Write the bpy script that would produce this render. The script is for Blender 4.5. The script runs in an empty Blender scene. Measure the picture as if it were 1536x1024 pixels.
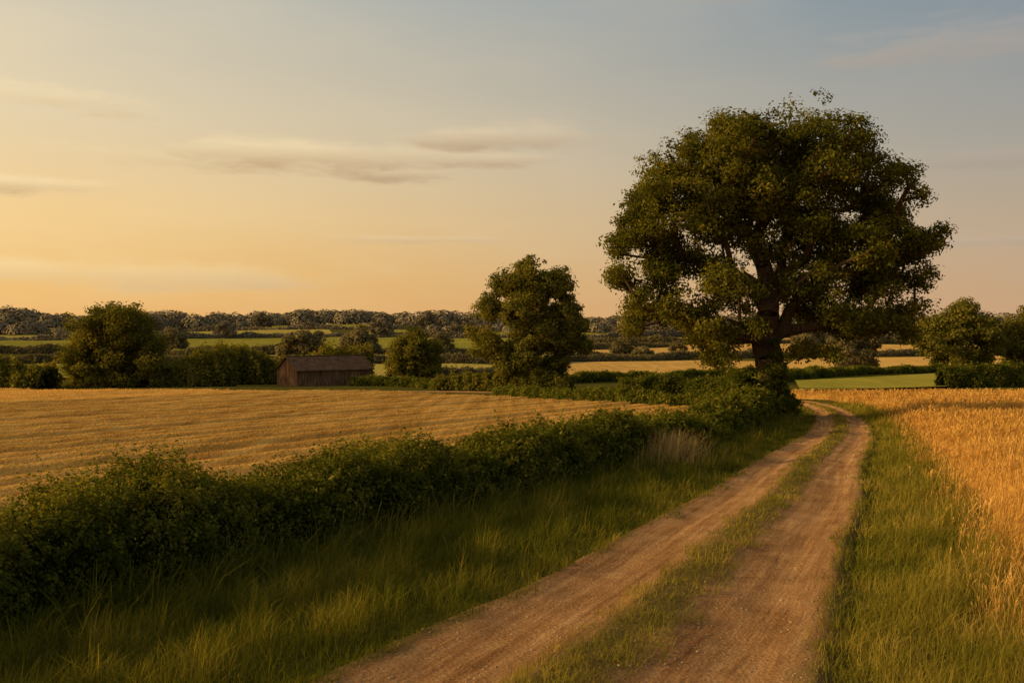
import bpy, math, random
import numpy as np
from mathutils import Vector
rng = np.random.default_rng(7)
S = bpy.context.scene
S.view_settings.view_transform='Standard'
try: S.view_settings.look='None'
except Exception: pass
S.view_settings.exposure=0

# ------------------------------------------------------------ helpers
def lin(r,g,b):
    f=lambda c:(c/255/12.92) if c/255<=0.04045 else ((c/255+0.055)/1.055)**2.4
    return (f(r),f(g),f(b),1.0)

def make_obj(name, verts, quads, mats, attrs=None, midx=None, smooth=False, uv=None):
    verts=np.asarray(verts,dtype=np.float32); quads=np.asarray(quads,dtype=np.int32)
    me=bpy.data.meshes.new(name)
    n=len(verts); m=len(quads)
    me.vertices.add(n); me.vertices.foreach_set('co',verts.ravel())
    me.loops.add(m*4); me.loops.foreach_set('vertex_index',quads.ravel())
    me.polygons.add(m); me.polygons.foreach_set('loop_start',np.arange(0,m*4,4,dtype=np.int32))
    if not isinstance(mats,(list,tuple)): mats=[mats]
    for mt in mats: me.materials.append(mt)
    if midx is not None: me.polygons.foreach_set('material_index',np.asarray(midx,dtype=np.int32))
    if smooth is not False:
        sm=np.ones(m,dtype=bool) if smooth is True else np.asarray(smooth,dtype=bool)
        me.polygons.foreach_set('use_smooth',sm)
    else:
        me.polygons.foreach_set('use_smooth',np.zeros(m,dtype=bool))
    me.update(calc_edges=True)
    if attrs:
        for k,v in attrs.items():
            a=me.attributes.new(k,'FLOAT','POINT'); a.data.foreach_set('value',np.asarray(v,dtype=np.float32))
    if uv is not None:
        l=me.uv_layers.new(name='UVMap'); l.data.foreach_set('uv',np.asarray(uv,dtype=np.float32)[quads.ravel()].ravel())
    o=bpy.data.objects.new(name,me); S.collection.objects.link(o)
    return o

def grid_faces(nu,nv):
    i=np.arange(nu-1)[:,None]*nv+np.arange(nv-1)[None,:]
    i=i.ravel()
    return np.stack([i,i+nv,i+nv+1,i+1],1)

_ph=np.random.default_rng(3).uniform(0,6.28,(40,3)); _dr=np.random.default_rng(5).uniform(0,6.28,40)
def wob(x,y,wl,seed=0,oct=3):
    r=0; a=1; tot=0
    for o in range(oct):
        for k in range(3):
            j=(seed*7+o*3+k)%40
            f=6.283/(wl/(2**o))*(0.7+0.3*k)
            r=r+a*np.sin(f*(x*np.cos(_dr[j])+y*np.sin(_dr[j]))+_ph[j,0]); tot+=a
        a*=0.5
    return r/tot*1.8

PY=np.array([-400,0,140,200,250,300,450,700,1000,1500,2500,5000.])
PZ=np.array([8,0,-4.6,-5.7,-6.0,-5.6,-3.0,1.5,6,9,12,14.])
_yy=np.linspace(-400,5000,5401); _zz=np.interp(_yy,PY,PZ)
_k=np.hanning(61); _k/=_k.sum()
_zz=np.convolve(np.pad(_zz,30,mode='edge'),_k,mode='valid')
_zz=np.where(_yy<100,-0.033*_yy,_zz)
def H(x,y):
    x=np.asarray(x,float); y=np.asarray(y,float)
    z=np.interp(y,_yy,_zz)
    f=np.clip((y-220)/500,0,1)
    z=z+f*(1.6*wob(x,y,420,1,1)) - f*np.clip(x/500,-1,1)*1.8
    n=np.clip((np.hypot(x-5,y-30)-40)/60,0,1)
    z=z+0.12*n*wob(x,y,26,2,1)
    return z

# ------------------------------------------------------------ node helpers
def new_mat(name):
    m=bpy.data.materials.new(name); m.use_nodes=True
    nt=m.node_tree; nt.nodes.clear()
    return m,nt
def N(nt,t,**kw):
    n=nt.nodes.new(t)
    for k,v in kw.items(): setattr(n,k,v)
    return n
def math_n(nt,op,a,b=None,c=None,clamp=False):
    n=nt.nodes.new('ShaderNodeMath'); n.operation=op; n.use_clamp=clamp
    for i,v in enumerate((a,b,c)):
        if v is None: continue
        if isinstance(v,(int,float)): n.inputs[i].default_value=v
        else: nt.links.new(v,n.inputs[i])
    return n.outputs[0]
def ramp(nt,fac,stops,interp='LINEAR'):
    r=nt.nodes.new('ShaderNodeValToRGB'); r.color_ramp.interpolation=interp
    e=r.color_ramp.elements
    while len(e)<len(stops): e.new(0.5)
    for el,(p,c) in zip(e,stops): el.position=p; el.color=c
    nt.links.new(fac,r.inputs[0]); return r.outputs[0]
def mixc(nt,f,a,b,mode='MIX'):
    n=nt.nodes.new('ShaderNodeMix'); n.data_type='RGBA'; n.blend_type=mode
    for s,v in ((n.inputs[0],f),(n.inputs[6],a),(n.inputs[7],b)):
        if isinstance(v,(int,float,tuple)): s.default_value=v
        else: nt.links.new(v,s)
    return n.outputs[2]
def noise(nt,vec,scale,detail=4,rough=0.55):
    n=nt.nodes.new('ShaderNodeTexNoise'); n.inputs['Scale'].default_value=scale
    n.inputs['Detail'].default_value=detail; n.inputs['Roughness'].default_value=rough
    if vec is not None: nt.links.new(vec,n.inputs['Vector'])
    return n.outputs['Fac']
def mapping(nt,vec,scale=(1,1,1),rot=(0,0,0)):
    n=nt.nodes.new('ShaderNodeMapping'); n.inputs['Scale'].default_value=scale; n.inputs['Rotation'].default_value=rot
    nt.links.new(vec,n.inputs['Vector']); return n.outputs[0]

def leafy(name,stops,trans=0.35,tcol=(1.25,1.1,0.45),nscale=0.5,vary=0.5):
    m,nt=new_mat(name)
    at=N(nt,'ShaderNodeAttribute',attribute_name='rnd')
    geo=N(nt,'ShaderNodeNewGeometry')
    nz=noise(nt,geo.outputs['Position'],nscale,2)
    f=math_n(nt,'ADD',math_n(nt,'MULTIPLY',at.outputs['Fac'],1-vary),math_n(nt,'MULTIPLY',math_n(nt,'SUBTRACT',math_n(nt,'MULTIPLY',nz,2.2),0.6),vary),clamp=True)
    col=ramp(nt,f,stops)
    d=N(nt,'ShaderNodeBsdfDiffuse'); nt.links.new(col,d.inputs[0])
    o=N(nt,'ShaderNodeOutputMaterial')
    if trans<=0:
        nt.links.new(d.outputs[0],o.inputs[0]); return m
    tc=mixc(nt,1.0,col,(*tcol,1),'MULTIPLY')
    t=N(nt,'ShaderNodeBsdfTranslucent'); nt.links.new(tc,t.inputs[0])
    mx=N(nt,'ShaderNodeMixShader'); mx.inputs[0].default_value=trans
    nt.links.new(d.outputs[0],mx.inputs[1]); nt.links.new(t.outputs[0],mx.inputs[2])
    nt.links.new(mx.outputs[0],o.inputs[0])
    return m
def surf(name,build,rough=0.95):
    m,nt=new_mat(name)
    geo=N(nt,'ShaderNodeNewGeometry')
    p=N(nt,'ShaderNodeBsdfDiffuse'); p.inputs['Roughness'].default_value=.4
    col,hgt,bs,bd=build(nt,geo.outputs['Position'])
    nt.links.new(col,p.inputs['Color'])
    if hgt is not None:
        b=N(nt,'ShaderNodeBump'); b.inputs['Strength'].default_value=bs; b.inputs['Distance'].default_value=bd
        nt.links.new(hgt,b.inputs['Height']); nt.links.new(b.outputs[0],p.inputs['Normal'])
    o=N(nt,'ShaderNodeOutputMaterial'); nt.links.new(p.outputs[0],o.inputs[0])
    return m

C=lambda r,g,b:(r,g,b,1)
M_leaf=leafy('oak_leaves',[(0,C(.028,.034,.006)),(.5,C(.100,.104,.014)),(1,C(.27,.235,.034))],0.42)
M_leaf2=leafy('tree_leaves',[(0,C(.046,.052,.010)),(.5,C(.140,.136,.022)),(1,C(.30,.25,.044))],0.42,nscale=0.3)
M_hedge=leafy('hedge_leaves',[(0,C(.024,.034,.005)),(.5,C(.082,.098,.013)),(1,C(.30,.27,.040))],0.4,nscale=0.9)
M_farhaze=leafy('hazed_distant_leaves',[(0,C(.10,.090,.048)),(.5,C(.155,.135,.066)),(1,C(.23,.19,.085))],0.3,nscale=0.03)  # paler, greyer leaves: distance haze mixed into the colour
M_haze=leafy('hazed_horizon_leaves',[(0,C(.16,.135,.088)),(.5,C(.195,.165,.100)),(1,C(.24,.20,.115))],0.0,nscale=0.02)  # stronger haze put into the leaf colour for the horizon
M_grass=leafy('grass_blades',[(0,C(.035,.048,.007)),(.45,C(.100,.112,.014)),(.75,C(.24,.205,.030)),(1,C(.46,.33,.09))],0.45,nscale=0.7)
M_wheat=leafy('wheat_straw',[(0,C(.30,.155,.034)),(.5,C(.50,.29,.070)),(1,C(.70,.45,.14))],0.35,(1.1,1.0,.75),nscale=0.25)
M_wheatl=leafy('wheat_straw_rows',[(0,C(.34,.165,.034)),(.5,C(.64,.355,.080)),(1,C(.82,.50,.13))],0.3,(1.1,1.0,.75),nscale=0.12)
M_dry=leafy('dry_grass_straw',[(0,C(.16,.12,.04)),(.5,C(.32,.23,.08)),(1,C(.48,.36,.14))],0.35,(1.1,1.0,.75))
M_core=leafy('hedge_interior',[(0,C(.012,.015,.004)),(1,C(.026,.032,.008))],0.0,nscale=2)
M_stone=leafy('pebbles',[(0,C(.16,.095,.050)),(1,C(.40,.27,.15))],0.0,nscale=2)
def _bark(nt,pos):
    p=mapping(nt,pos,(1,1,.25)); n=noise(nt,p,9,6,.7)
    return ramp(nt,n,[(.3,C(.025,.017,.010)),(.7,C(.10,.068,.040))]),n,.8,.05
M_bark=surf('bark',_bark)

def _ground(nt,pos):
    n2=noise(nt,pos,1.3,6,.7); n3=noise(nt,pos,14,4,.7)
    a=ramp(nt,n2,[(.3,C(.055,.058,.010)),(.6,C(.13,.115,.022)),(.8,C(.20,.155,.045))])
    b=ramp(nt,n3,[(.3,C(.35,.35,.35)),(.7,C(1.2,1.2,1.2))])
    c=mixc(nt,1.0,a,b,'MULTIPLY')
    return c,n3,.8,.06
M_ground=surf('meadow_ground',_ground)
def _field(c0,c1,c2,rot,bump=.15):
    def f(nt,pos):
        p=mapping(nt,pos,(1.2,.05,.3),(0,0,rot)); n1=noise(nt,p,1.0,5,.6)
        n2=noise(nt,pos,.03,4,.6); n3=noise(nt,pos,7,3,.6)
        s=math_n(nt,'ADD',math_n(nt,'MULTIPLY',n1,.55),math_n(nt,'ADD',math_n(nt,'MULTIPLY',n2,.3),math_n(nt,'MULTIPLY',n3,.15)))
        return ramp(nt,s,[(.36,c0),(.5,c1),(.64,c2)]),n3,.7,bump
    return f
RR=0.444
M_crop=surf('wheat_canopy',_field(C(.28,.135,.028),C(.50,.275,.060),C(.66,.39,.10),RR))
M_cropfar=surf('ripe_crop',_field(C(.34,.205,.055),C(.46,.29,.085),C(.56,.37,.12),1.2))
M_past=surf('pasture',_field(C(.15,.15,.022),C(.23,.21,.034),C(.32,.275,.052),1.3))
M_past2=surf('pasture_pale',_field(C(.25,.21,.04),C(.34,.28,.06),C(.42,.33,.08),1.0))

# ------------------------------------------------------------ terrain
def axis(lo,hi,fine,grow,c0,c1):
    v=[c0]; 
    while v[-1]<c1: v.append(v[-1]+fine)
    st=fine
    while v[-1]<hi: st*=grow; v.append(v[-1]+st)
    w=[]; st=fine; p=c0
    while p>lo: st*=grow; p-=st; w.append(p)
    return np.array(w[::-1]+v)
gx=axis(-3500,3500,.6,1.06,-12,24); gy=axis(-120,4500,.6,1.045,4,60)
GX,GY=np.meshgrid(gx,gy,indexing='ij')
gv=np.stack([GX.ravel(),GY.ravel(),H(GX,GY).ravel()],1)
make_obj('ground',gv,grid_faces(len(gx),len(gy)),M_ground,smooth=True)

# ------------------------------------------------------------ dirt track
TP=np.array([(-13,-20),(-8.2,-10),(-3.7,0),(-1.35,5),(.6,9.33),(2.08,12.6),(4.07,17.5),(6.0,22),(8.5,28.7),(11.3,35.5),(13.95,42.3),(17.1,52),(19.7,62),(21.3,71),(21.9,79),(20.6,87),(16,93),(8,97),(-4,100),(-20,104)],float)
TW=np.array([4.2,4.2,4.3,4.3,4.2,3.75,3.45,3.3,3.0,2.8,2.6,2.4,2.3,2.2,2.2,2.2,2.2,2.2,2.2,2.2])
def catmull(P,n=14):
    out=[]
    Q=np.vstack([2*P[0]-P[1],P,2*P[-1]-P[-2]])
    for i in range(1,len(Q)-2):
        for t in np.linspace(0,1,n,endpoint=False):
            out.append(.5*((2*Q[i])+(-Q[i-1]+Q[i+1])*t+(2*Q[i-1]-5*Q[i]+4*Q[i+1]-Q[i+2])*t*t+(-Q[i-1]+3*Q[i]-3*Q[i+1]+Q[i+2])*t**3))
    out.append(P[-1]); return np.array(out)
tc=catmull(np.column_stack([TP,TW]),26)
cen=tc[:,:2]; wid=tc[:,2]
tan=np.gradient(cen,axis=0); tan/=np.linalg.norm(tan,axis=1)[:,None]
nor=np.stack([tan[:,1],-tan[:,0]],1)
arc=np.concatenate([[0],np.cumsum(np.linalg.norm(np.diff(cen,axis=0),axis=1))])
sv=np.linspace(-1,1,41)
def tprof(s):
    s=np.asarray(s)
    return .085+.055*np.exp(-(s/.20)**4)-.055*np.exp(-((abs(s)-.56)/.20)**2)-.12*np.clip((abs(s)-.9)/.1,0,1)
V=[];UV=[]
for i in range(len(cen)):
    ew=wid[i]/2
    P=cen[i]+nor[i]*(sv*ew*1.12)[:,None]
    z=H(P[:,0],P[:,1])+tprof(sv)+.010*wob(P[:,0],P[:,1],1.1,4,2)
    V.append(np.column_stack([P,z])); UV.append(np.column_stack([sv*ew,np.full(41,arc[i])]))
def _track(nt,pos):
    uv=N(nt,'ShaderNodeUVMap',uv_map='UVMap').outputs[0]
    at=N(nt,'ShaderNodeAttribute',attribute_name='s').outputs['Fac']
    st=noise(nt,mapping(nt,uv,(6,.25,1)),1.0,6,.7)
    n2=noise(nt,pos,1.2,5,.65); n3=noise(nt,pos,30,5,.8)
    vo=N(nt,'ShaderNodeTexVoronoi'); vo.inputs['Scale'].default_value=20; nt.links.new(pos,vo.inputs['Vector'])
    s=math_n(nt,'ADD',math_n(nt,'MULTIPLY',st,.45),math_n(nt,'ADD',math_n(nt,'MULTIPLY',n2,.27),math_n(nt,'MULTIPLY',n3,.28)))
    dirt=ramp(nt,s,[(.38,C(.19,.090,.034)),(.5,C(.39,.215,.088)),(.61,C(.57,.35,.160))])
    a=math_n(nt,'ABSOLUTE',at)
    m1=math_n(nt,'SUBTRACT',.24,a); m2=math_n(nt,'SUBTRACT',a,.84); mm=math_n(nt,'MAXIMUM',m1,m2)
    mm=math_n(nt,'ADD',math_n(nt,'MULTIPLY',mm,6),math_n(nt,'MULTIPLY',math_n(nt,'SUBTRACT',n2,.5),3.2),clamp=True)
    gr=ramp(nt,n3,[(.3,C(.09,.066,.018)),(.7,C(.20,.15,.048))])
    col=mixc(nt,mm,dirt,gr)
    h=math_n(nt,'ADD',math_n(nt,'MULTIPLY',st,.8),math_n(nt,'ADD',math_n(nt,'MULTIPLY',n3,.6),math_n(nt,'MULTIPLY',vo.outputs[0],.35)))
    return col,h,1.0,.085
M_track=surf('dry_dirt',_track)
make_obj('dirt_track',np.vstack(V),grid_faces(len(cen),41),M_track,attrs={'s':np.tile(sv*1.06,len(cen))},uv=np.vstack(UV),smooth=True)

def lateral(P):
    s=np.empty(len(P)); w=np.empty(len(P))
    for a in range(0,len(P),20000):
        q=P[a:a+20000]; d=((q[:,None,:]-cen[None,::3,:])**2).sum(2); j=d.argmin(1)*3
        s[a:a+20000]=((q-cen[j])*nor[j]).sum(1); w[a:a+20000]=wid[j]/2
    return s,w

# ------------------------------------------------------------ blades
def blades(P,z,h,w,lean=.35,wind=(.12,0),shape='grass'):
    n=len(P); a=rng.uniform(0,2*np.pi,n)
    side=np.stack([np.cos(a),np.sin(a),np.zeros(n)],1)*w[:,None]/2
    b=rng.uniform(0,2*np.pi,n); L=rng.uniform(0,lean,n)*h
    off=np.stack([np.cos(b)*L+wind[0]*h,np.sin(b)*L+wind[1]*h,np.zeros(n)],1)
    base=np.column_stack([P,z])
    up=np.array([0,0,1.])
    if shape=='grass':
        ts=[0,.5,1.]; ws=[1,.8,.12]
    elif shape=='tuft':
        ts=[0,.7,1.]; ws=[1,1.,.25]
    else:
        ts=[0,.82,.91,1.0]; ws=[.5,.45,1.3,.4]
    K=len(ts); out=np.empty((n,K,2,3))
    for k,(t,wf) in enumerate(zip(ts,ws)):
        c=base+off*(t**1.7)+up*(h*t*(1-.25*L/h*t))[:,None]
        out[:,k,0]=c-side*wf; out[:,k,1]=c+side*wf
    V=out.reshape(-1,3); b0=np.arange(n)[:,None]*K*2
    F=[np.concatenate([b0+2*k,b0+2*k+1,b0+2*k+3,b0+2*k+2],1) for k in range(K-1)]
    F=np.stack(F,1).reshape(-1,4)
    return V,F,K*2
def blade_obj(name,P,h,w,mat,rnd=None,zoff=0,**kw):
    z=H(P[:,0],P[:,1])+zoff-.02
    V,F,k=blades(P,z,h,w,**kw)
    r=np.clip(rng.uniform(0,1,len(P)) if rnd is None else rnd,0,1)
    return make_obj(name,V,F,mat,attrs={'rnd':np.repeat(r,k)})
def fan(n,d0,d1,a0,a1,p=1.0):
    d=d0+(d1-d0)*rng.uniform(0,1,n)**p; a=rng.uniform(a0,a1,n)
    return np.column_stack([d*np.sin(a),d*np.cos(a)]),d

HP=np.array([(-13,-3),(-9.6,4),(-6.6,11),(-5.2,14),(-2.5,19.5),(1.0,26),(3.6,31),(6.6,37),(9.6,43.5),(12.1,50.0),(13.4,54.0)],float)
hc=catmull(HP,12)
def hedge_s(P):
    d=((P[:,None,:]-hc[None])**2).sum(2); j=d.argmin(1); t=np.gradient(hc,axis=0)[j]; t/=np.linalg.norm(t,axis=1)[:,None]
    q=P-hc[j]; return q[:,0]*t[:,1]-q[:,1]*t[:,0]
def wheat_edge(y):
    return np.interp(y,[-10,0,9,12.6,17.5,28.7,46.7,52,62,72,82,88],[-3,1.0,4.7,5.8,7.7,11.6,17.6,19.6,22.3,24.0,25,19])

P,d=fan(430000,7.5,75,-.62,.62,1.3)
s,w=lateral(P); hs=hedge_s(P)
we=wheat_edge(P[:,1])
a=np.abs(s)
ragged=.15*wob(P[:,0],P[:,1],1.3,6,2)+.08*wob(P[:,0],P[:,1],5,16,2)
pat=np.clip(.65+.9*wob(P[:,0],P[:,1],.9,17,3),0,1)
strip=(a<w*.27+ragged*.9)&(rng.uniform(0,1,len(P))<.35+.65*pat)
leftv=(s<-w-ragged*1.2+.10+rng.normal(size=len(P))*.06)&(hs>-.2)
rightv=(s>w+ragged*1.2-.10+rng.normal(size=len(P))*.06)&(P[:,0]<we+.9)
keep=strip|leftv|rightv
P=P[keep];d=d[keep];s=s[keep];w_=w[keep];st=strip[keep];rv=rightv[keep];hs=hs[keep];pt=pat[keep]
n=len(P)
edge=np.clip((np.abs(s)-w_+.15)/1.0,0,1)
clump=np.clip(.5+.6*wob(P[:,0],P[:,1],1.1,8,3),0,1)
h=np.where(st,.05+.10*clump,.09+(.05+.28*clump)*edge)*rng.uniform(.4,1.45,n)
zo=np.where(np.abs(s)<w_*1.1,tprof(np.clip(np.abs(s)/(w_*1.12),0,1)),0.0)
wd=np.maximum(.008,.0008*d)*rng.uniform(.6,1.3,n)
rnd=rng.uniform(0,.7,n)+np.where(st,.55,np.where(rv,.58,.04))+.35*(clump-.5)+(rng.uniform(0,1,n)>.94)*.4  # right verge and strip: wild yellow grass, plus sunlit warmth in the colour
blade_obj('grass_verge',P,h,wd,M_grass,rnd,zoff=zo,lean=1.0)

# pebbles on the track
rng=np.random.default_rng(77)
P,d=fan(15000,8,30,-.3,.5,1.2); s,w=lateral(P); k=(np.abs(s)<w*1.02)&((np.abs(s)>w*.2)|(rng.uniform(0,1,len(s))<.3)); P=P[k];s=s[k];w=w[k];d=d[k]; n=len(P)
sz=rng.exponential(.004,n)+.004; sz=np.minimum(sz,.024)
cube=np.array([(-1,-1,-1),(1,-1,-1),(1,1,-1),(-1,1,-1),(-.6,-.6,1),(.6,-.6,1),(.6,.6,1),(-.6,.6,1)],float)
ang=rng.uniform(0,6.28,n); ca,sa=np.cos(ang),np.sin(ang)
q=cube[None]*rng.uniform(.6,1.2,(n,8,1))*(sz[:,None]*np.array([1,.8,.45])[None])[:,None,:].reshape(n,1,3)
qx=q[...,0]*ca[:,None]-q[...,1]*sa[:,None]; qy=q[...,0]*sa[:,None]+q[...,1]*ca[:,None]
zb=H(P[:,0],P[:,1])+tprof(np.abs(s)/(w*1.12))+.002+.010*wob(P[:,0],P[:,1],1.1,4,2)
V=np.stack([qx+P[:,0:1],qy+P[:,1:2],q[...,2]+zb[:,None]],-1).reshape(-1,3)
cf=np.array([(4,5,6,7),(0,1,5,4),(1,2,6,5),(2,3,7,6),(3,0,4,7)]); F=(cf[None]+np.arange(n)[:,None,None]*8).reshape(-1,4)
make_obj('gravel_stones',V,F,M_stone,attrs={'rnd':np.repeat(rng.uniform(0,1,n),8)})

# ------------------------------------------------------------ right wheat
rng=np.random.default_rng(78)
P,d=fan(200000,9,100,.10,.75,1.6)
jit=.45*wob(P[:,0],P[:,1],2.2,9,3)
keep=(P[:,0]>wheat_edge(P[:,1])+jit)&(P[:,1]<88)
keep&=rng.uniform(0,1,len(P))<np.clip((P[:,0]-wheat_edge(P[:,1])-jit+.2)/1.7,.08,1)
P=P[keep];d=d[keep];n=len(P)
e=np.clip((P[:,0]-wheat_edge(P[:,1]))/2.2,0,1)
h=(.36+.40*e)*rng.uniform(.6,1.18,n)+.10*wob(P[:,0],P[:,1],3,11,2)
wheat_r=bpy.data.objects.new('wheat_field',None); S.collection.objects.link(wheat_r)
o=blade_obj('wheat_stalks',P,h,np.maximum(.009,.0007*d)*rng.uniform(.7,1.3,n),M_wheat,np.clip(rng.uniform(0,1,n)*.8+.05+.25*wob(P[:,0],P[:,1],4,18,2),0,1),shape='wheat',lean=.65); o.parent=wheat_r
ys=np.concatenate([np.linspace(2,60,100),np.linspace(61,87.5,30)]); us=np.linspace(0,1,90)**2.2
V=[]
for y in ys:
    x0=wheat_edge(y)+1.0; x=x0+us*(110-x0)
    hh=np.clip(us*110/1.2,0,1)*.46-.05+.05*wob(x,np.full_like(x,y),2.5,12,3)*np.clip(us*40,0,1)
    V.append(np.column_stack([x,np.full_like(x,y),H(x,np.full_like(x,y))+hh]))
o=make_obj('wheat_canopy',np.vstack(V),grid_faces(len(ys),90),M_crop,smooth=True); o.parent=wheat_r

# ------------------------------------------------------------ left wheat
dv=np.array([.4303,.9027]); nv=np.array([-.9027,.4303]); A=np.array([-8.0,9.3])
def Yf(x): return np.interp(x,[-140,-52,-13,3.4,11.7,20],[106,103,96,73,60,56])
def in_left(P): return (hedge_s(P)<-.75)&(P[:,1]<Yf(P[:,0]))
def rows(sx,x,y):
    q=sx+.35*wob(x,y,35,13,1)
    return np.sin(q*6.283/1.7), .55*np.sin(q*6.283/5.1)+.45*np.sin(q*6.283/11.3+1)
ss=np.concatenate([np.arange(.2,50,.24),np.arange(50,130,.9)])
V=[]
for sx in ss:
    l=np.linspace(-40-.43*sx,150,400); Q=A+l[:,None]*dv+nv*sx
    ok=Q[:,1]<Yf(Q[:,0]); i1=np.argmax(~ok) if (~ok).any() else 399
    l=np.linspace(-18-.45*sx,l[i1],110); Q=A+l[:,None]*dv+nv*sx
    r1,r2=rows(sx,Q[:,0],Q[:,1])
    hh=.34+.09*r1+.05*r2+.02*wob(Q[:,0],Q[:,1],2.4,14,3)
    hh=hh*np.clip(sx/.8,0,1); hh[-1]=-.05
    V.append(np.column_stack([Q,H(Q[:,0],Q[:,1])+hh]))
wheat_l=bpy.data.objects.new('wheat_field',None); S.collection.objects.link(wheat_l)
o=make_obj('wheat_canopy',np.vstack(V),grid_faces(len(ss),110),M_crop,smooth=True); o.parent=wheat_l
P,d=fan(340000,12,118,-.66,.3,1.25)
P=P[in_left(P)]; d=np.hypot(P[:,0],P[:,1]); sx=((P-A)*nv).sum(1)
r1,r2=rows(sx,P[:,0],P[:,1])
keep=rng.uniform(0,1,len(P))<(.50+.5*r1)
P=P[keep];d=d[keep];r1=r1[keep];r2=r2[keep];n=len(P)
h=(.37+.09*r1+.05*r2+.02*wob(P[:,0],P[:,1],2.4,14,3))*rng.uniform(.95,1.14,n)
o=blade_obj('wheat_stalks',P,h,np.maximum(.011,.00055*d)*rng.uniform(.6,1.3,n),M_wheatl,np.clip(rng.uniform(0,1,n)*.32+.24*r1+.24*r2+.36,0,1),shape='tuft',lean=.45); o.parent=wheat_l

# ------------------------------------------------------------ leaves
def leaf_geo(c,nrm,size,asp=.6):
    n=len(c); nrm=nrm/np.maximum(np.linalg.norm(nrm,axis=1),1e-6)[:,None]
    r=rng.normal(size=(n,3)); a=np.cross(nrm,r); a/=np.maximum(np.linalg.norm(a,axis=1),1e-6)[:,None]
    b=np.cross(nrm,a)
    a=a*size[:,None]*.5; b=b*(size*asp)[:,None]*.5
    bend=nrm*(size*.12)[:,None]
    V=np.stack([c-a-bend,c+b,c+a-bend,c-b],1).reshape(-1,3)
    F=np.arange(n*4).reshape(-1,4)
    return V,F
def sph(n):
    v=rng.normal(size=(n,3)); return v/np.linalg.norm(v,axis=1)[:,None]

def tubes(nodes,parent,rad,sides=7):
    V=[];F=[];k=0
    ang=np.linspace(0,2*np.pi,sides,endpoint=False)
    for i in range(1,len(nodes)):
        p=parent[i]; a=nodes[p]; b=nodes[i]; d=b-a; L=np.linalg.norm(d)
        if L<1e-5: continue
        d=d/L; u=np.cross(d,[0.13,.97,.2]); u/=np.linalg.norm(u); v=np.cross(d,u)
        ring=np.cos(ang)[:,None]*u+np.sin(ang)[:,None]*v
        ra=min(rad[p],rad[i]*1.35); rb=rad[i]
        V.append(a-d*ra*.2+ring*ra); V.append(b+d*rb*.1+ring*rb)
        for j in range(sides):
            j2=(j+1)%sides; F.append((k+j,k+j2,k+sides+j2,k+sides+j))
        k+=2*sides
    return np.vstack(V),np.array(F)

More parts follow.
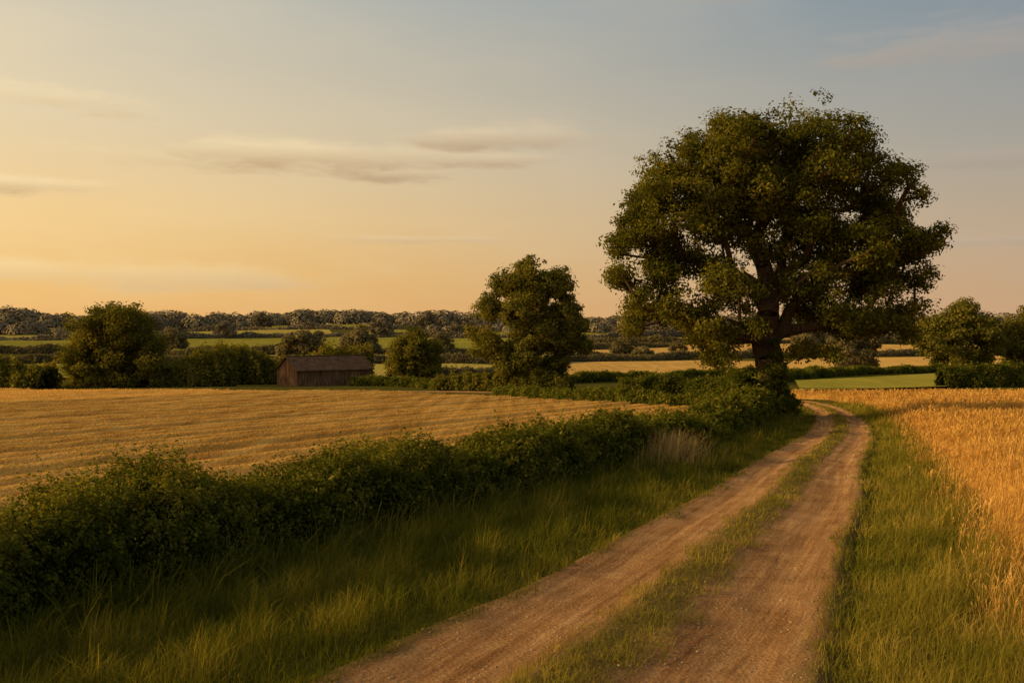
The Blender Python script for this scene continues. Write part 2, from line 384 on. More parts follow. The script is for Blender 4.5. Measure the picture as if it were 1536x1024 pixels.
def tree(name,bx,by,blobs,sc,trunk_r,fork,n_leaf,leaf,sub_r,mat,seed,lean=0.,nbranch=170,dense=1.0,ryk=.85,gap=-1.0,gwl=3.2,cvar=.25,leader=.78):
    global rng
    rng=np.random.default_rng(seed)
    bz=float(H(bx,by)); B=np.array(blobs,float)*sc
    cu=(B[:,0]-B[:,2]).min()/2+(B[:,0]+B[:,2]).max()/2; cw=((B[:,1]-B[:,2]).min()+(B[:,1]+B[:,2]).max())/2
    R=((B[:,0]+B[:,2]).max()-(B[:,0]-B[:,2]).min())/2
    bl=[]
    for u,wz,r in B:
        ry=max(r,ryk*math.sqrt(max(0,R*R-(u-cu)**2-(wz-cw)**2*.8)))
        bl.append((u,0,wz,r)); bl.append((u,0,wz,r))
        if ry>r*1.15:
            k=int(math.ceil((ry-r*.7)/(r*.85)))
            for j in range(1,k+1):
                for sg in (-1,1):
                    v=sg*(ry-r*.75)*j/k
                    bl.append((u+rng.normal()*r*.25,v+rng.normal()*r*.15,wz+rng.normal()*r*.25,r*rng.uniform(.62,.85)))
    bl=np.array(bl)
    wgt=bl[:,3]**2; wgt/=wgt.sum()
    ns=int(dense*2.3*(bl[:,3]**2).sum()/(sub_r**2))
    ns=max(60,min(ns,3800))
    idx=rng.choice(len(bl),ns,p=wgt); dr=sph(ns); fr=rng.uniform(.3,1,ns)**.4
    srad=sub_r*rng.uniform(.5,1.4,ns)
    cc=bl[idx,:3]+dr*(np.maximum(bl[idx,3]-srad*.85,.1)*fr)[:,None]
    outw=dr
    g=wob(cc[:,0]+cc[:,1]*.7,cc[:,2]*1.1-cc[:,1]*.6,sub_r*gwl,seed,2)
    k=(g>gap)|(rng.uniform(0,1,ns)<.15); cc=cc[k];srad=srad[k];outw=outw[k];ns=len(cc)
    w2=srad**2; w2/=w2.sum()
    li=rng.choice(ns,n_leaf,p=w2)
    d=sph(n_leaf); rr=rng.uniform(0,1,n_leaf)**.45
    pos=cc[li]+d*(srad[li]*rr)[:,None]*np.array([1.1,1.1,.72])
    stray=rng.uniform(0,1,n_leaf)<.04; pos[stray]+=d[stray]*(srad[li][stray]*rng.uniform(.1,.4,stray.sum()))[:,None]
    nr=d*.9+outw[li]*.5+np.array([0,0,.35])+rng.normal(size=(n_leaf,3))*.5
    pos[:,2]=np.maximum(pos[:,2],.15)
    base=np.array([bx,by,bz])
    LV,LF=leaf_geo(pos+base,nr,leaf*rng.uniform(.6,1.35,n_leaf))
    crnd=rng.uniform(-cvar,cvar,ns)
    lr=np.clip(rng.uniform(.15,.75,n_leaf)+crnd[li]+.12*d[:,2],0,1)
    top=(B[:,1]+B[:,2]).max()
    nodes=[np.array([0,0,-.4])]; par=[0]; pl=[0.]
    steps=8; fk=fork*top
    for i in range(1,steps+1):
        t=i/steps; nodes.append(np.array([lean*t+rng.normal()*.02*top*.1,rng.normal()*.01*top,fk*t])); par.append(len(nodes)-2); pl.append(0.)
    for i in range(1,7):
        t=i/6; nodes.append(np.array([lean+(cu*.5-lean*.3)*t+rng.normal()*.02*top,rng.normal()*.02*top,fk+(top*leader-fk)*t])); par.append(len(nodes)-2); pl.append(pl[-1]+(top*leader-fk)/6)
    sel=rng.choice(ns,min(ns,nbranch),replace=False); at=cc[sel]
    at=at[np.argsort(np.linalg.norm(at-np.array([lean,0,fk]),axis=1))]
    seg=top/22
    for q in at:
        NN=np.array(nodes); dd=np.linalg.norm(NN-q,axis=1)
        cost=dd+.45*np.array(pl); cost[:steps-1]+=1e3 if q[2]>fk*.7 else top*.12
        cost+=np.where(NN[:,2]>q[2]+.5,2.0*(NN[:,2]-q[2]),0)*.3
        j=int(cost.argmin()); L=dd[j]; k=max(1,int(L/seg)); p=j; p0=NN[j]
        mid=(p0+q)/2+np.array([0,0,.10*L])+rng.normal(size=3)*L*.07
        for i in range(1,k+1):
            t=i/k; c=(1-t)**2*p0+2*t*(1-t)*mid+t*t*q
            nodes.append(c+rng.normal(size=3)*.015*L*(t<1)); par.append(p); pl.append(pl[p]+L/k); p=len(nodes)-1
    nn=len(nodes); cntv=np.zeros(nn)
    for i in range(nn-1,0,-1):
        if cntv[i]==0: cntv[i]=1
        cntv[par[i]]+=cntv[i]
    rad=trunk_r*(cntv/cntv[1])**.46
    rad=np.maximum(rad,trunk_r*.03)
    zz=np.array(nodes)[:,2]
    for i in range(steps+1):
        rad[i]=trunk_r*(1+.55*math.exp(-max(zz[i],0)/(.07*top)))
    NB=np.array(nodes)+base
    TV,TF=tubes(NB,par,rad,8)
    V=np.vstack([TV,LV]); F=np.vstack([TF,LF+len(TV)])
    mi=np.concatenate([np.zeros(len(TF)),np.ones(len(LF))]).astype(int)
    at_=np.concatenate([np.zeros(len(TV)),np.repeat(lr,4)])
    return make_obj(name,V,F,[M_bark,mat],attrs={'rnd':at_},midx=mi,smooth=(mi==0))

# the big oak beside the track
oak=[(-5,404,74),(-55,410,58),(48,408,60),(-98,392,60),(88,392,62),(-150,352,66),(-188,326,46),(140,350,62),(172,312,44),(-198,282,58),(-236,262,36),(168,262,56),(-170,215,56),(-105,275,80),(5,300,90),(-45,345,75),(50,330,76),
     (105,245,76),(150,195,48),(-70,190,62),(35,200,58),(-98,112,32),(-84,84,22),(80,150,38),(-205,162,36),(-232,208,32),(-165,158,38),(-125,150,34),(55,100,24),(206,250,38),(222,264,26),(184,160,36),(205,210,34),(-60,130,30),(120,140,34),(152,142,32),(-215,136,22),(190,130,24)]
tree('oak_tree',14.6,55,oak,.0369,.74,.25,200000,.185,.62,M_leaf,11,lean=-.6,nbranch=400,ryk=.58,gap=-.60,gwl=4.4,cvar=.40,leader=.7)
mid=[(-5,172,38),(-40,162,30),(35,162,34),(-68,124,30),(-10,120,42),(48,122,32),(-74,70,30),(-15,62,42),(48,80,36),(-45,40,28),(32,38,28),(66,100,24),(0,145,36),(15,95,40),(-88,88,16),(75,66,18)]
tree('oak_tree',2.2,104,mid,.0697,.45,.22,60000,.29,.75,M_leaf2,12,nbranch=120,gap=-.72,gwl=4.0,ryk=.7,cvar=.36)
rnd1=[(0,84,44),(-32,74,34),(32,75,34),(-45,42,30),(0,45,44),(45,42,30),(-25,18,24),(25,18,24),(-56,55,16),(58,58,15),(0,16,24),(-50,18,20),(50,18,20),(-20,94,28),(22,94,28),(0,8,16),(-30,6,16),(30,6,16)]
tree('round_tree',-50.6,127,rnd1,.090,.40,.15,46000,.36,.95,M_leaf2,13,nbranch=30,gap=-1.8,cvar=.36)
sm1=[(0,58,24),(-22,45,18),(22,45,18),(0,32,28),(-25,25,16),(25,25,16),(-8,12,14),(12,12,14)]
tree('field_maple_tree',-12.8,131,sm1,.100,.25,.16,24000,.33,.75,M_leaf2,14,nbranch=60,gap=-1.1,cvar=.34)
rt=[(0,75,32),(-30,62,28),(30,62,28),(-42,38,24),(0,40,40),(42,40,24),(-25,18,20),(25,18,20)]
tree('round_tree',90.3,200,rt,.148,.5,.15,30000,.54,1.3,M_leaf2,15,nbranch=60,gap=-1.3,cvar=.34)
tree('round_tree',108.5,204,rt,.146,.5,.15,26000,.54,1.3,M_leaf2,16,nbranch=60,gap=-1.3,cvar=.34)
tree('round_tree',71.5,206,[(0,62,20),(-15,45,20),(16,45,20),(0,30,28),(-20,18,16),(22,18,16)],.140,.35,.2,18000,.50,1.1,M_farhaze,17,nbranch=60)
tree('spreading_tree',-62,296,[(0,34,12),(-18,28,12),(18,28,12),(-28,14,12),(0,18,18),(26,14,12)],.205,.4,.25,11000,.85,1.6,M_farhaze,18,nbranch=50)
tree('spreading_tree',-43,280,[(0,38,12),(-14,30,12),(14,30,12),(-20,16,12),(0,20,18),(20,16,12)],.200,.4,.25,11000,.8,1.6,M_farhaze,19,nbranch=50)
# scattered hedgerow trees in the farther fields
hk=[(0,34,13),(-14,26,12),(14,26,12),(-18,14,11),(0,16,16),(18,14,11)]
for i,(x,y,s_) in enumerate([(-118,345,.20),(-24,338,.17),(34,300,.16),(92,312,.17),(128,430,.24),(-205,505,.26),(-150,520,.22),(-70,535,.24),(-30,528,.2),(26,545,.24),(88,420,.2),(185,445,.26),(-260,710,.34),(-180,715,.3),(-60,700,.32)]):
    tree('hedgerow_tree',x,y,hk,s_,.3,.2,3200,.5*s_/.12,9*s_,M_farhaze if y<460 else M_haze,80+i,nbranch=16)

# ------------------------------------------------------------ hedges
def hedge(name,pts,hgt,wdt,dens,leaf,mat,seed,hvar=.12,wl=2.2,lod=True,sprigs=0,hfun=None):
    global rng
    rng=np.random.default_rng(seed)
    c=catmull(np.array(pts,float),12); t=np.gradient(c,axis=0); t/=np.linalg.norm(t,axis=1)[:,None]; nr=np.stack([t[:,1],-t[:,0]],1)
    ar=np.concatenate([[0],np.cumsum(np.linalg.norm(np.diff(c,axis=0),axis=1))]); L=ar[-1]
    st=max(hgt*.22,L/600); la=np.arange(0,L,st)
    f=lambda q,arr:np.interp(q,ar,arr)
    def hl(l):
        b=hgt*(1+hvar*wob(l,l*0+3,wl*2,seed,3)+hvar*.8*np.sin(l/wl*1.7+seed)*np.sin(l/wl*.63))
        return np.maximum(b,.1*hgt)*(hfun(l/L) if hfun else 1)
    def shape(l,th,k=1.0):
        hh=hl(l)*k; ww=wdt/2*k*(1+.22*wob(l*1.3,l*0+9,wl*1.5,seed+3,2))
        x=np.cos(th); z=np.sin(th)
        X=np.sign(x)*np.abs(x)**.7*ww*(1-.15*np.clip(z,0,1)); Z=np.abs(z)**.7*hh
        bump=1+.16*wob(l*2.2+th*1.1*hgt,th*2.2,wl*.75,seed+5,3)
        return X*bump,Z*bump
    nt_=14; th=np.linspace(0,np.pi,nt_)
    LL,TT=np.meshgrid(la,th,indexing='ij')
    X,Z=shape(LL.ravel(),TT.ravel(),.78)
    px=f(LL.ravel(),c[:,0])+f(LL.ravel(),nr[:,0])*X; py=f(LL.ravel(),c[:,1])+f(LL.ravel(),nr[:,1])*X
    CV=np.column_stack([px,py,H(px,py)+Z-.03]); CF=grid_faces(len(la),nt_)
    n=int(dens*L)
    l=rng.uniform(0,L,n*2 if lod else n)
    if lod:
        dist=np.hypot(f(l,c[:,0]),f(l,c[:,1])); l=l[rng.uniform(0,1,len(l))<np.clip(14/dist,.12,1)]; 
    n=len(l)
    dist=np.hypot(f(l,c[:,0]),f(l,c[:,1]))
    th=rng.uniform(0.0,np.pi,n); 
    X,Z=shape(l,th,1.0); k=1-np.abs(rng.normal(size=n))*.13+ (rng.uniform(0,1,n)<.18)*rng.uniform(0,.18,n)
    cl=wob(l*3,th*3*hgt,.9,seed+8,2); k=k+.08*cl
    X=X*k; Z=Z*k
    px=f(l,c[:,0])+f(l,nr[:,0])*X; py=f(l,c[:,1])+f(l,nr[:,1])*X
    P=np.column_stack([px,py,H(px,py)+Z])+rng.normal(size=(n,3))*leaf*.3
    nrm=np.column_stack([f(l,nr[:,0])*np.cos(th),f(l,nr[:,1])*np.cos(th),np.sin(th)*.9+.3])+rng.normal(size=(n,3))*.65
    lf=leaf*(np.clip(dist/16,1,3) if lod else np.ones(n))*rng.uniform(.5,1.4,n)
    rn=np.clip(.40+.28*cl+rng.uniform(-.35,.35,n)+.15*np.sin(th),0,1)  # lighter toward the hedge top, lit crown put into the leaf colour
    if sprigs:
        m=sprigs; sl=rng.uniform(0,L,m); sth=np.clip(rng.normal(np.pi/2-.1,.65,m),.15,3.0); K=16
        X,Z=shape(sl,sth,.93); ln=(.08+rng.exponential(.17,m))*hgt/1.3; ln=np.minimum(ln,.5*hgt)
        dr=np.column_stack([rng.normal(size=m)*.45,rng.normal(size=m)*.45,np.ones(m)])
        px=f(sl,c[:,0])+f(sl,nr[:,0])*X; py=f(sl,c[:,1])+f(sl,nr[:,1])*X
        b=np.column_stack([px,py,H(px,py)+Z])
        tt=np.tile(np.linspace(.0,1,K),m); bb=np.repeat(b,K,0)+np.repeat(dr*ln[:,None],K,0)*tt[:,None]
        bb[:,2]-=np.repeat(ln,K)*.35*tt**2*np.repeat(rng.uniform(0,1,m),K)
        bb+=rng.normal(size=bb.shape)*leaf*.55*(1.1-tt)[:,None]
        dd=np.repeat(np.hypot(px,py),K)
        P=np.vstack([P,bb]); nrm=np.vstack([nrm,rng.normal(size=bb.shape)+[0,0,.4]])
        lf=np.concatenate([lf,leaf*(np.clip(dd/20,.9,2.2) if lod else 1)*rng.uniform(.6,1.2,len(tt))*(1.15-.5*tt)])
        rn=np.concatenate([rn,np.clip(.6+.5*tt*rng.uniform(0,1,len(tt)),0,1)])  # sprig leaves lighten to the tip, sunlit hedge-top tone in the colour
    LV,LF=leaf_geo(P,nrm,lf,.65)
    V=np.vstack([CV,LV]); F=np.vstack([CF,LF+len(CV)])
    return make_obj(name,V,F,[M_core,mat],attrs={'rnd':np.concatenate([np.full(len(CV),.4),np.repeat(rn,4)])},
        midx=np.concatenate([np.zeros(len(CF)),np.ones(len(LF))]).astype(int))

hedge('hedge',HP,1.22,2.2,3600,.060,M_hedge,21,hvar=.18,sprigs=3600,
      hfun=lambda t:np.interp(t,[0,.62,.66,.70,.76,.85,.93,1],[1,1,.9,.62,.95,1.05,1.30,.7]))
hedge('hedgerow',[(14,66),(9,70),(4,78),(-1,90)],.9,1.8,900,.16,M_hedge,22,lod=False,sprigs=60,wl=4)
hedge('hedgerow',[(18,80),(15,83),(12,84),(9,84)],1.7,2.4,1500,.17,M_hedge,23,lod=False,sprigs=80,wl=3)
hedge('hedgerow',[(-100,119),(-80,120),(-62,121),(-56,121)],3.6,6,1100,.36,M_leaf2,24,hvar=.25,lod=False,sprigs=150,wl=7)
hedge('hedgerow',[(-46,127),(-42,128),(-36,130)],3.6,5,1300,.36,M_leaf2,25,hvar=.28,lod=False,sprigs=60,wl=6)
hedge('hedgerow',[(-46,140),(-38,141),(-29,142),(-20,143)],4.4,5,1100,.36,M_leaf2,26,hvar=.34,lod=False,sprigs=60,wl=6)
hedge('hedgerow',[(-20,126),(-12,122),(-4,112),(2,106)],1.1,2.4,800,.22,M_hedge,27,lod=False,hvar=.2,wl=4)
hedge('hedgerow',[(-8,108),(-4,106),(1,103),(6,101)],1.6,2.6,900,.24,M_leaf2,28,lod=False,hvar=.35,wl=4)
hedge('hedgerow',[(50,116),(62,117),(80,118),(100,119)],2.5,3,1200,.25,M_hedge,29,lod=False,hvar=.05,wl=6)
hedge('hedgerow',[(28,125),(40,150),(56,175),(80,196),(125,205)],1.4,3,600,.32,M_hedge,30,lod=False,hvar=.25,wl=7)
hedge('hedgerow',[(5,140),(14,150),(30,168),(46,185),(60,200)],1.2,2.4,450,.35,M_hedge,31,lod=False,hvar=.3,wl=8)
hedge('hedgerow',[(-20,165),(-5,180),(20,290),(40,300)],1.6,3,300,.5,M_farhaze,32,lod=False,hvar=.4,wl=12)
hedge('hedgerow',[(10,275),(40,285),(80,300),(140,315)],1.8,4,300,.6,M_farhaze,33,lod=False,hvar=.45,wl=14)
hedge('hedgerow',[(-160,250),(-110,262),(-60,270),(0,262)],1.8,4,300,.6,M_farhaze,34,lod=False,hvar=.5,wl=14)
hedge('hedgerow',[(-220,330),(-150,340),(-80,330),(-10,340),(60,380)],1.8,4,240,.7,M_farhaze,35,lod=False,hvar=.6,wl=18)
hedge('hedgerow',[(20,430),(80,420),(160,440),(260,430)],2.2,5,220,.9,M_farhaze,36,lod=False,hvar=.6,wl=20)
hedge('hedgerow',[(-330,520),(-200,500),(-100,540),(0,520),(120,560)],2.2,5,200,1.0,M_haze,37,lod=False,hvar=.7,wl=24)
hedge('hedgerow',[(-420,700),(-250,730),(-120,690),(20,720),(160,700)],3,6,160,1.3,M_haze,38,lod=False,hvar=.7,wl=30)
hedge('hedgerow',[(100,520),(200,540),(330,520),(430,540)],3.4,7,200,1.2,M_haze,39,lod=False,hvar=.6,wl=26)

# ivy and shrubs round the foot of the oak
tree('ivy_shrub',12.3,52.6,[(0,50,28),(-26,32,24),(22,36,26),(-5,14,20),(38,18,18),(8,66,18),(-14,62,15)],.0369,.06,.2,19000,.125,.28,M_hedge,41,nbranch=20,gap=-1.2)
tree('ivy_shrub',14.3,53.9,[(0,70,17),(2,48,22),(6,26,26),(-4,92,14),(-5,12,26),(-3,112,11),(24,18,20)],.0369,.06,.2,13000,.13,.28,M_hedge,42,nbranch=20,gap=-1.2)
tree('field_bush',38,288,[(0,14,10),(-10,8,8),(10,8,8)],.2,.1,.2,2500,.7,1,M_farhaze,43,nbranch=12)
tree('field_bush',55,330,[(0,14,9),(-9,8,8),(9,8,8)],.2,.1,.2,2500,.7,1,M_farhaze,44,nbranch=12)

# dry grass clump in the hedge gap, weeds along the hedge foot
rng=np.random.default_rng(51)
P=rng.normal(size=(1700,2))*[.5,1.0]+[4.6,30.4]
blade_obj('dry_grass_clump',P,rng.uniform(.35,1.15,1700),rng.uniform(.015,.035,1700),M_dry,lean=1.0)
tt=rng.uniform(0,1,2600); j=(np.interp(tt,[0,1],[25,len(hc)-12])).astype(int)
tg=np.gradient(hc,axis=0); tg/=np.linalg.norm(tg,axis=1)[:,None]; nn_=np.stack([tg[:,1],-tg[:,0]],1)
P=hc[j]+nn_[j]*(1.0+np.abs(rng.normal(size=2600))*.45)[:,None]+tg[j]*rng.uniform(-.4,.4,2600)[:,None]
blade_obj('tall_weeds',P,rng.uniform(.2,.75,2600),rng.uniform(.010,.028,2600),M_grass,rng.uniform(0,.9,2600),lean=1.2)
P=np.column_stack([rng.uniform(-4.2,7.5,110),np.zeros(110)]); P[:,1]=np.interp(P[:,0],hc[:,0]+1.5,hc[:,1])+rng.normal(size=110)*.5; 
blade_obj('tall_grass_stems',P,rng.uniform(.35,.8,110),np.full(110,.009),M_dry,lean=1.1,shape='wheat')

# ------------------------------------------------------------ distant treeline
rng=np.random.default_rng(61)
def treeline(name,path,n,rlo,rhi,leaf,per,mat,depth):
    c=catmull(np.array(path,float),12); ar=np.concatenate([[0],np.cumsum(np.linalg.norm(np.diff(c,axis=0),axis=1))])
    l=rng.uniform(0,ar[-1],n); x=np.interp(l,ar,c[:,0]); y=np.interp(l,ar,c[:,1])+rng.uniform(0,depth,n)
    env=.74+.26*wob(l,l*0,190,3,3)
    r=rng.uniform(rlo,rhi,n)*np.clip(env,.45,1.2)
    i=np.repeat(np.arange(n),per); d=sph(len(i)); d[:,2]=np.abs(d[:,2])*1.1-.1
    rr=(1-np.abs(rng.normal(size=len(i)))*.08)*(1+.07*np.sin(d[:,0]*7+i)*np.sin(d[:,2]*6+i))
    P=np.column_stack([x[i],y[i],H(x[i],y[i])+r[i]*.25])+d*(r[i]*rr)[:,None]*np.array([1.25,1,1.0])
    V,F=leaf_geo(P,d+rng.normal(size=d.shape)*.12+[0,0,.15],leaf*rng.uniform(.7,1.3,len(i)),.9)
    return make_obj(name,V,F,mat,attrs={'rnd':np.repeat(np.clip(.5+.3*np.sin(i*1.7)+rng.uniform(-.15,.15,len(i)),0,1),4)})
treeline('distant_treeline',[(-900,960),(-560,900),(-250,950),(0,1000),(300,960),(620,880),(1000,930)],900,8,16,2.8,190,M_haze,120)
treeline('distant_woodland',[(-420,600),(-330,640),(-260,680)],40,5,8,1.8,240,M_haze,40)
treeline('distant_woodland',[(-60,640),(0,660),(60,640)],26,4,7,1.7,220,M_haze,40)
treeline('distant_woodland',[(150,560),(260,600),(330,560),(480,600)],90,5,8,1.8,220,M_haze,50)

# ------------------------------------------------------------ far fields
def patch(name,c,mat,off=.35,n=40):
    c=np.array(c,float); u=np.linspace(0,1,n)
    U,W=np.meshgrid(u,u,indexing='ij'); U=U.ravel()[:,None];W=W.ravel()[:,None]
    P=(c[0]*(1-U)+c[1]*U)*(1-W)+(c[3]*(1-U)+c[2]*U)*W
    return make_obj(name,np.column_stack([P,H(P[:,0],P[:,1])+off]),grid_faces(n,n),mat,smooth=True)
patch('barley_field',[(4,142),(36,176),(76,272),(10,268)],M_cropfar)
patch('barley_field',[(50,192),(114,214),(150,305),(82,287)],M_cropfar)
patch('barley_field',[(20,300),(180,325),(260,420),(20,415)],M_cropfar)
patch('barley_field',[(60,450),(420,450),(460,520),(80,520)],M_cropfar)
patch('pasture_field',[(29,100),(49,112),(82,190),(42,148)],M_past)
patch('pasture_field',[(-34,150),(-14,158),(-2,250),(-55,258)],M_past2)
patch('pasture_field',[(-60,278),(16,272),(22,325),(-80,322)],M_past2)
patch('pasture_field',[(-230,170),(-62,160),(-66,255),(-280,240)],M_past)
patch('pasture_field',[(-330,345),(-90,348),(-110,500),(-420,505)],M_past)
patch('pasture_field',[(-85,348),(20,350),(50,500),(-95,520)],M_past)
patch('pasture_field',[(-480,545),(-100,560),(-125,680),(-600,700)],M_past2)
patch('pasture_field',[(-90,570),(120,580),(140,690),(-110,690)],M_past)
patch('pasture_field',[(-620,750),(-60,735),(-60,900),(-700,880)],M_past)
patch('pasture_field',[(150,570),(600,560),(650,800),(180,830)],M_past)
patch('pasture_field',[(-40,740),(150,720),(170,860),(-40,880)],M_past)

# ------------------------------------------------------------ barn
def _wood(nt,pos):
    tcn=N(nt,'ShaderNodeTexCoord').outputs['Object']
    p=mapping(nt,tcn,(5,5,.5)); n=noise(nt,p,1.5,5,.7); n2=noise(nt,tcn,.8,3)
    f=math_n(nt,'ADD',math_n(nt,'MULTIPLY',n,.7),math_n(nt,'MULTIPLY',n2,.3))
    return ramp(nt,f,[(.38,C(.07,.038,.020)),(.5,C(.17,.10,.054)),(.62,C(.30,.18,.10))]),n,.5,.03
M_wood=surf('weathered_boards',_wood)
def _roof(nt,pos):
    tcn=N(nt,'ShaderNodeTexCoord').outputs['Object']
    n=noise(nt,tcn,1.4,6,.7)
    return ramp(nt,n,[(.35,C(.085,.050,.030)),(.65,C(.17,.105,.062))]),n,.4,.03
M_roof=surf('roof_sheet',_roof,.8)
M_dark=surf('dark_opening',lambda nt,pos:(ramp(nt,noise(nt,pos,2),[(0,C(.008,.006,.005)),(1,C(.02,.015,.01))]),None,0,0))
def box_arr(x0,x1,y0,y1,z0,z1):
    v=[(x0,y0,z0),(x1,y0,z0),(x1,y1,z0),(x0,y1,z0),(x0,y0,z1),(x1,y0,z1),(x1,y1,z1),(x0,y1,z1)]
    f=[(0,3,2,1),(4,5,6,7),(0,1,5,4),(1,2,6,5),(2,3,7,6),(3,0,4,7)]
    return v,f
def boxes(name,L,mat,parent):
    V=[];F=[]
    for b in L:
        v,f=box_arr(*b); k=len(V); V+=v; F+=[tuple(i+k for i in q) for q in f]
    o=make_obj(name,V,F,mat); o.parent=parent; return o
BL,BW,BE,BR=10.8,5.6,2.2,3.8
barn=bpy.data.objects.new('wooden_barn',None); S.collection.objects.link(barn)
V=[(0,0,-.6),(BL,0,-.6),(BL,BW,-.6),(0,BW,-.6),(0,0,BE),(BL,0,BE),(BL,BW,BE),(0,BW,BE),(0,BW/2,BR),(BL,BW/2,BR),(0,BW/2,-.6),(BL,BW/2,-.6)]
F=[(0,1,5,4),(2,3,7,6),(0,4,8,10),(10,8,7,3),(1,11,9,5),(11,2,6,9)]
o=make_obj('walls',V,F,M_wood); o.parent=barn
L=[]
x=.0
while x<BL-.05:
    if not (6.4<x<8.9): L.append((x,x+.09,-.06,-.002,-.5,BE-.02))
    x+=.42
boxes('wall_battens',L,M_wood,barn)
L=[]; y=.05
while y<BW:
    zt=BE+(BR-BE)*(1-abs(y-BW/2)/(BW/2))-.12
    L.append((-.05,-.002,y,y+.09,-.5,zt)); y+=.42
boxes('gable_battens',L,M_wood,barn)
boxes('corner_posts',[(-.08,.10,-.10,-.063,-.5,BE),(BL-.1,BL+.08,-.10,-.063,-.5,BE),(-.10,-.053,BW-.1,BW+.08,-.5,BE)],M_wood,barn)
boxes('barn_door',[(6.5,7.6,-.07,-.004,-.3,1.9),(7.64,8.8,-.07,-.004,-.3,1.9)],M_wood,barn)
boxes('door_opening_gap',[(7.6,7.64,-.05,-.004,-.3,1.9)],M_dark,barn)
def slab(sg):
    ov=.3; eh=.3; th=.10
    yr=BW/2; ye=(-eh if sg<0 else BW+eh); sl=(BR-BE)/(BW/2); ze=BE-sl*eh+.06; zr=BR+.06
    v=[(-ov,ye,ze),(BL+ov,ye,ze),(BL+ov,yr,zr),(-ov,yr,zr),(-ov,ye,ze+th),(BL+ov,ye,ze+th),(BL+ov,yr,zr+th),(-ov,yr,zr+th)]
    f=[(0,3,2,1),(4,5,6,7),(0,1,5,4),(1,2,6,5),(3,0,4,7)]
    return v,f
v1,f1=slab(-1); v2,f2=slab(1)
o=make_obj('roof',v1+v2,f1+[tuple(i+8 for i in q) for q in f2],M_roof); o.parent=barn
boxes('ridge_cap',[(-.32,BL+.32,BW/2-.16,BW/2+.16,BR+.165,BR+.21)],M_roof,barn)
barn.location=(-27.2,126.0,float(H(-27.7,126))-.2)
barn.rotation_euler=(0,0,math.radians(38))

# ------------------------------------------------------------ sun, sky
EL=math.radians(16); AZ=math.radians(-92)
sd=Vector((math.cos(EL)*math.sin(AZ),math.cos(EL)*math.cos(AZ),math.sin(EL)))
sl=bpy.data.lights.new('sun','SUN'); sl.energy=5.0; sl.angle=math.radians(.6); sl.color=(1,.67,.28)
so=bpy.data.objects.new('sun',sl); S.collection.objects.link(so); so.rotation_euler=sd.to_track_quat('Z','Y').to_euler(); so.location=(-60,0,40)

W=bpy.data.worlds.new('World'); S.world=W; W.use_nodes=True; nt=W.node_tree; nt.nodes.clear()
sky=N(nt,'ShaderNodeTexSky'); sky.sky_type='NISHITA'; sky.sun_disc=False; sky.sun_elevation=EL; sky.sun_rotation=AZ; sky.dust_density=4; sky.air_density=1.2
tcw=N(nt,'ShaderNodeTexCoord').outputs['Generated']
sp=N(nt,'ShaderNodeSeparateXYZ'); nt.links.new(tcw,sp.inputs[0]); X,Y,Z=sp.outputs
zc=math_n(nt,'MAXIMUM',Z,0.0)
lf=ramp(nt,zc,[(0,lin(240,178,98)),(.05,lin(245,194,114)),(.11,lin(248,210,146)),(.2,lin(232,212,174)),(.31,lin(206,200,182)),(.6,lin(168,172,172)),(1,lin(130,145,162))])
rt_=ramp(nt,zc,[(0,lin(206,164,124)),(.08,lin(192,167,138)),(.17,lin(166,161,151)),(.31,lin(122,142,156)),(.6,lin(108,127,147)),(1,lin(105,124,150))])
az=math_n(nt,'ARCTAN2',X,Y)
fx=N(nt,'ShaderNodeMapRange'); fx.interpolation_type='SMOOTHSTEP'; fx.inputs[1].default_value=-.62; fx.inputs[2].default_value=.62; nt.links.new(az,fx.inputs[0])
fxa=fx.outputs[0]
grad=mixc(nt,fxa,lf,rt_)
cmb=N(nt,'ShaderNodeCombineXYZ'); nt.links.new(az,cmb.inputs[0]); nt.links.new(math_n(nt,'MULTIPLY',Z,4.2),cmb.inputs[1])
n1=noise(nt,cmb.outputs[0],9,6,.6); n1=math_n(nt,'SUBTRACT',n1,.5)
n2=noise(nt,cmb.outputs[0],2.2,4,.55)
clouds=[(-.175,.168,.17,.020,1.),(-.115,.155,.10,.011,.95),(-.01,.189,.12,.013,.8),(-.04,.168,.085,.011,.9),(-.48,.13,.10,.010,.8),(-.42,.205,.07,.012,.6),
        (-.42,.052,.28,.016,.45),(-.085,.09,.09,.005,.45),(.40,.255,.10,.02,.4),(.22,.31,.05,.006,.4),(.47,.08,.1,.006,.4),(-.30,.16,.14,.012,.45),(.45,.155,.12,.01,.3)]
mask=None; shade=None
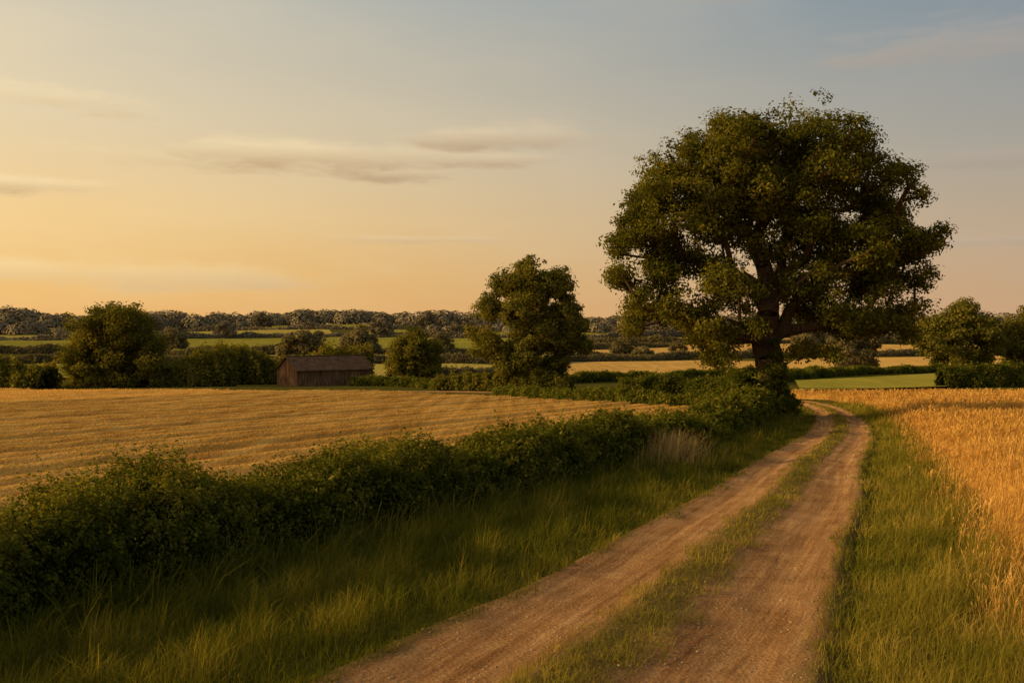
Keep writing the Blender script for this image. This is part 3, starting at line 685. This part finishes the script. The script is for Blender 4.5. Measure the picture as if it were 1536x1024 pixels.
for a,e,ha,he,stg in clouds:
    du=math_n(nt,'MULTIPLY',math_n(nt,'SUBTRACT',az,a),1/ha); dz=math_n(nt,'MULTIPLY',math_n(nt,'SUBTRACT',Z,e),1/he)
    r=math_n(nt,'SQRT',math_n(nt,'ADD',math_n(nt,'MULTIPLY',du,du),math_n(nt,'MULTIPLY',dz,dz)))
    q=math_n(nt,'ADD',math_n(nt,'SUBTRACT',1.1,r),math_n(nt,'MULTIPLY',n1,3.4))
    mr=N(nt,'ShaderNodeMapRange'); mr.interpolation_type='SMOOTHSTEP'; mr.inputs[1].default_value=-.1; mr.inputs[2].default_value=1.0; nt.links.new(q,mr.inputs[0])
    m=math_n(nt,'MULTIPLY',mr.outputs[0],stg)
    sh=math_n(nt,'MULTIPLY',math_n(nt,'SUBTRACT',.35,math_n(nt,'MULTIPLY',dz,.8),clamp=True),m)
    mask=m if mask is None else math_n(nt,'MAXIMUM',mask,m); shade=sh if shade is None else math_n(nt,'MAXIMUM',shade,sh)
c_l=mixc(nt,fxa,lin(255,230,178),lin(190,172,158))
c_d=mixc(nt,fxa,lin(196,156,108),lin(150,138,130))
g2=mixc(nt,math_n(nt,'MULTIPLY',mask,.85),grad,c_l)
g3=mixc(nt,math_n(nt,'MULTIPLY',shade,1.0),g2,c_d)
wisp=mixc(nt,math_n(nt,'MULTIPLY',math_n(nt,'SUBTRACT',n2,.45,clamp=True),.9),g3,c_l)
dt=N(nt,'ShaderNodeVectorMath',operation='DOT_PRODUCT'); nt.links.new(tcw,dt.inputs[0]); dt.inputs[1].default_value=tuple(sd)
glow=math_n(nt,'POWER',math_n(nt,'MAXIMUM',dt.outputs['Value'],0.0),6.0)
wisp=mixc(nt,glow,wisp,(3.6,2.2,.9,1))
g10=mixc(nt,1.0,wisp,(10,10,10,1),'MULTIPLY')
fin=mixc(nt,.95,sky.outputs[0],g10)
bg=N(nt,'ShaderNodeBackground'); bg.inputs[1].default_value=.1; nt.links.new(fin,bg.inputs[0])
wo=N(nt,'ShaderNodeOutputWorld'); nt.links.new(bg.outputs[0],wo.inputs[0])

# ------------------------------------------------------------ camera
cam=bpy.data.cameras.new('camera'); cam.lens=35; cam.sensor_width=36; cam.clip_end=12000; cam.clip_start=.1
co=bpy.data.objects.new('camera',cam); S.collection.objects.link(co); co.location=(0,0,3.0)
co.rotation_euler=(math.radians(90-.65),0,0); S.camera=co
print('verts',sum(len(o.data.vertices) for o in bpy.data.objects if o.type=='MESH'))
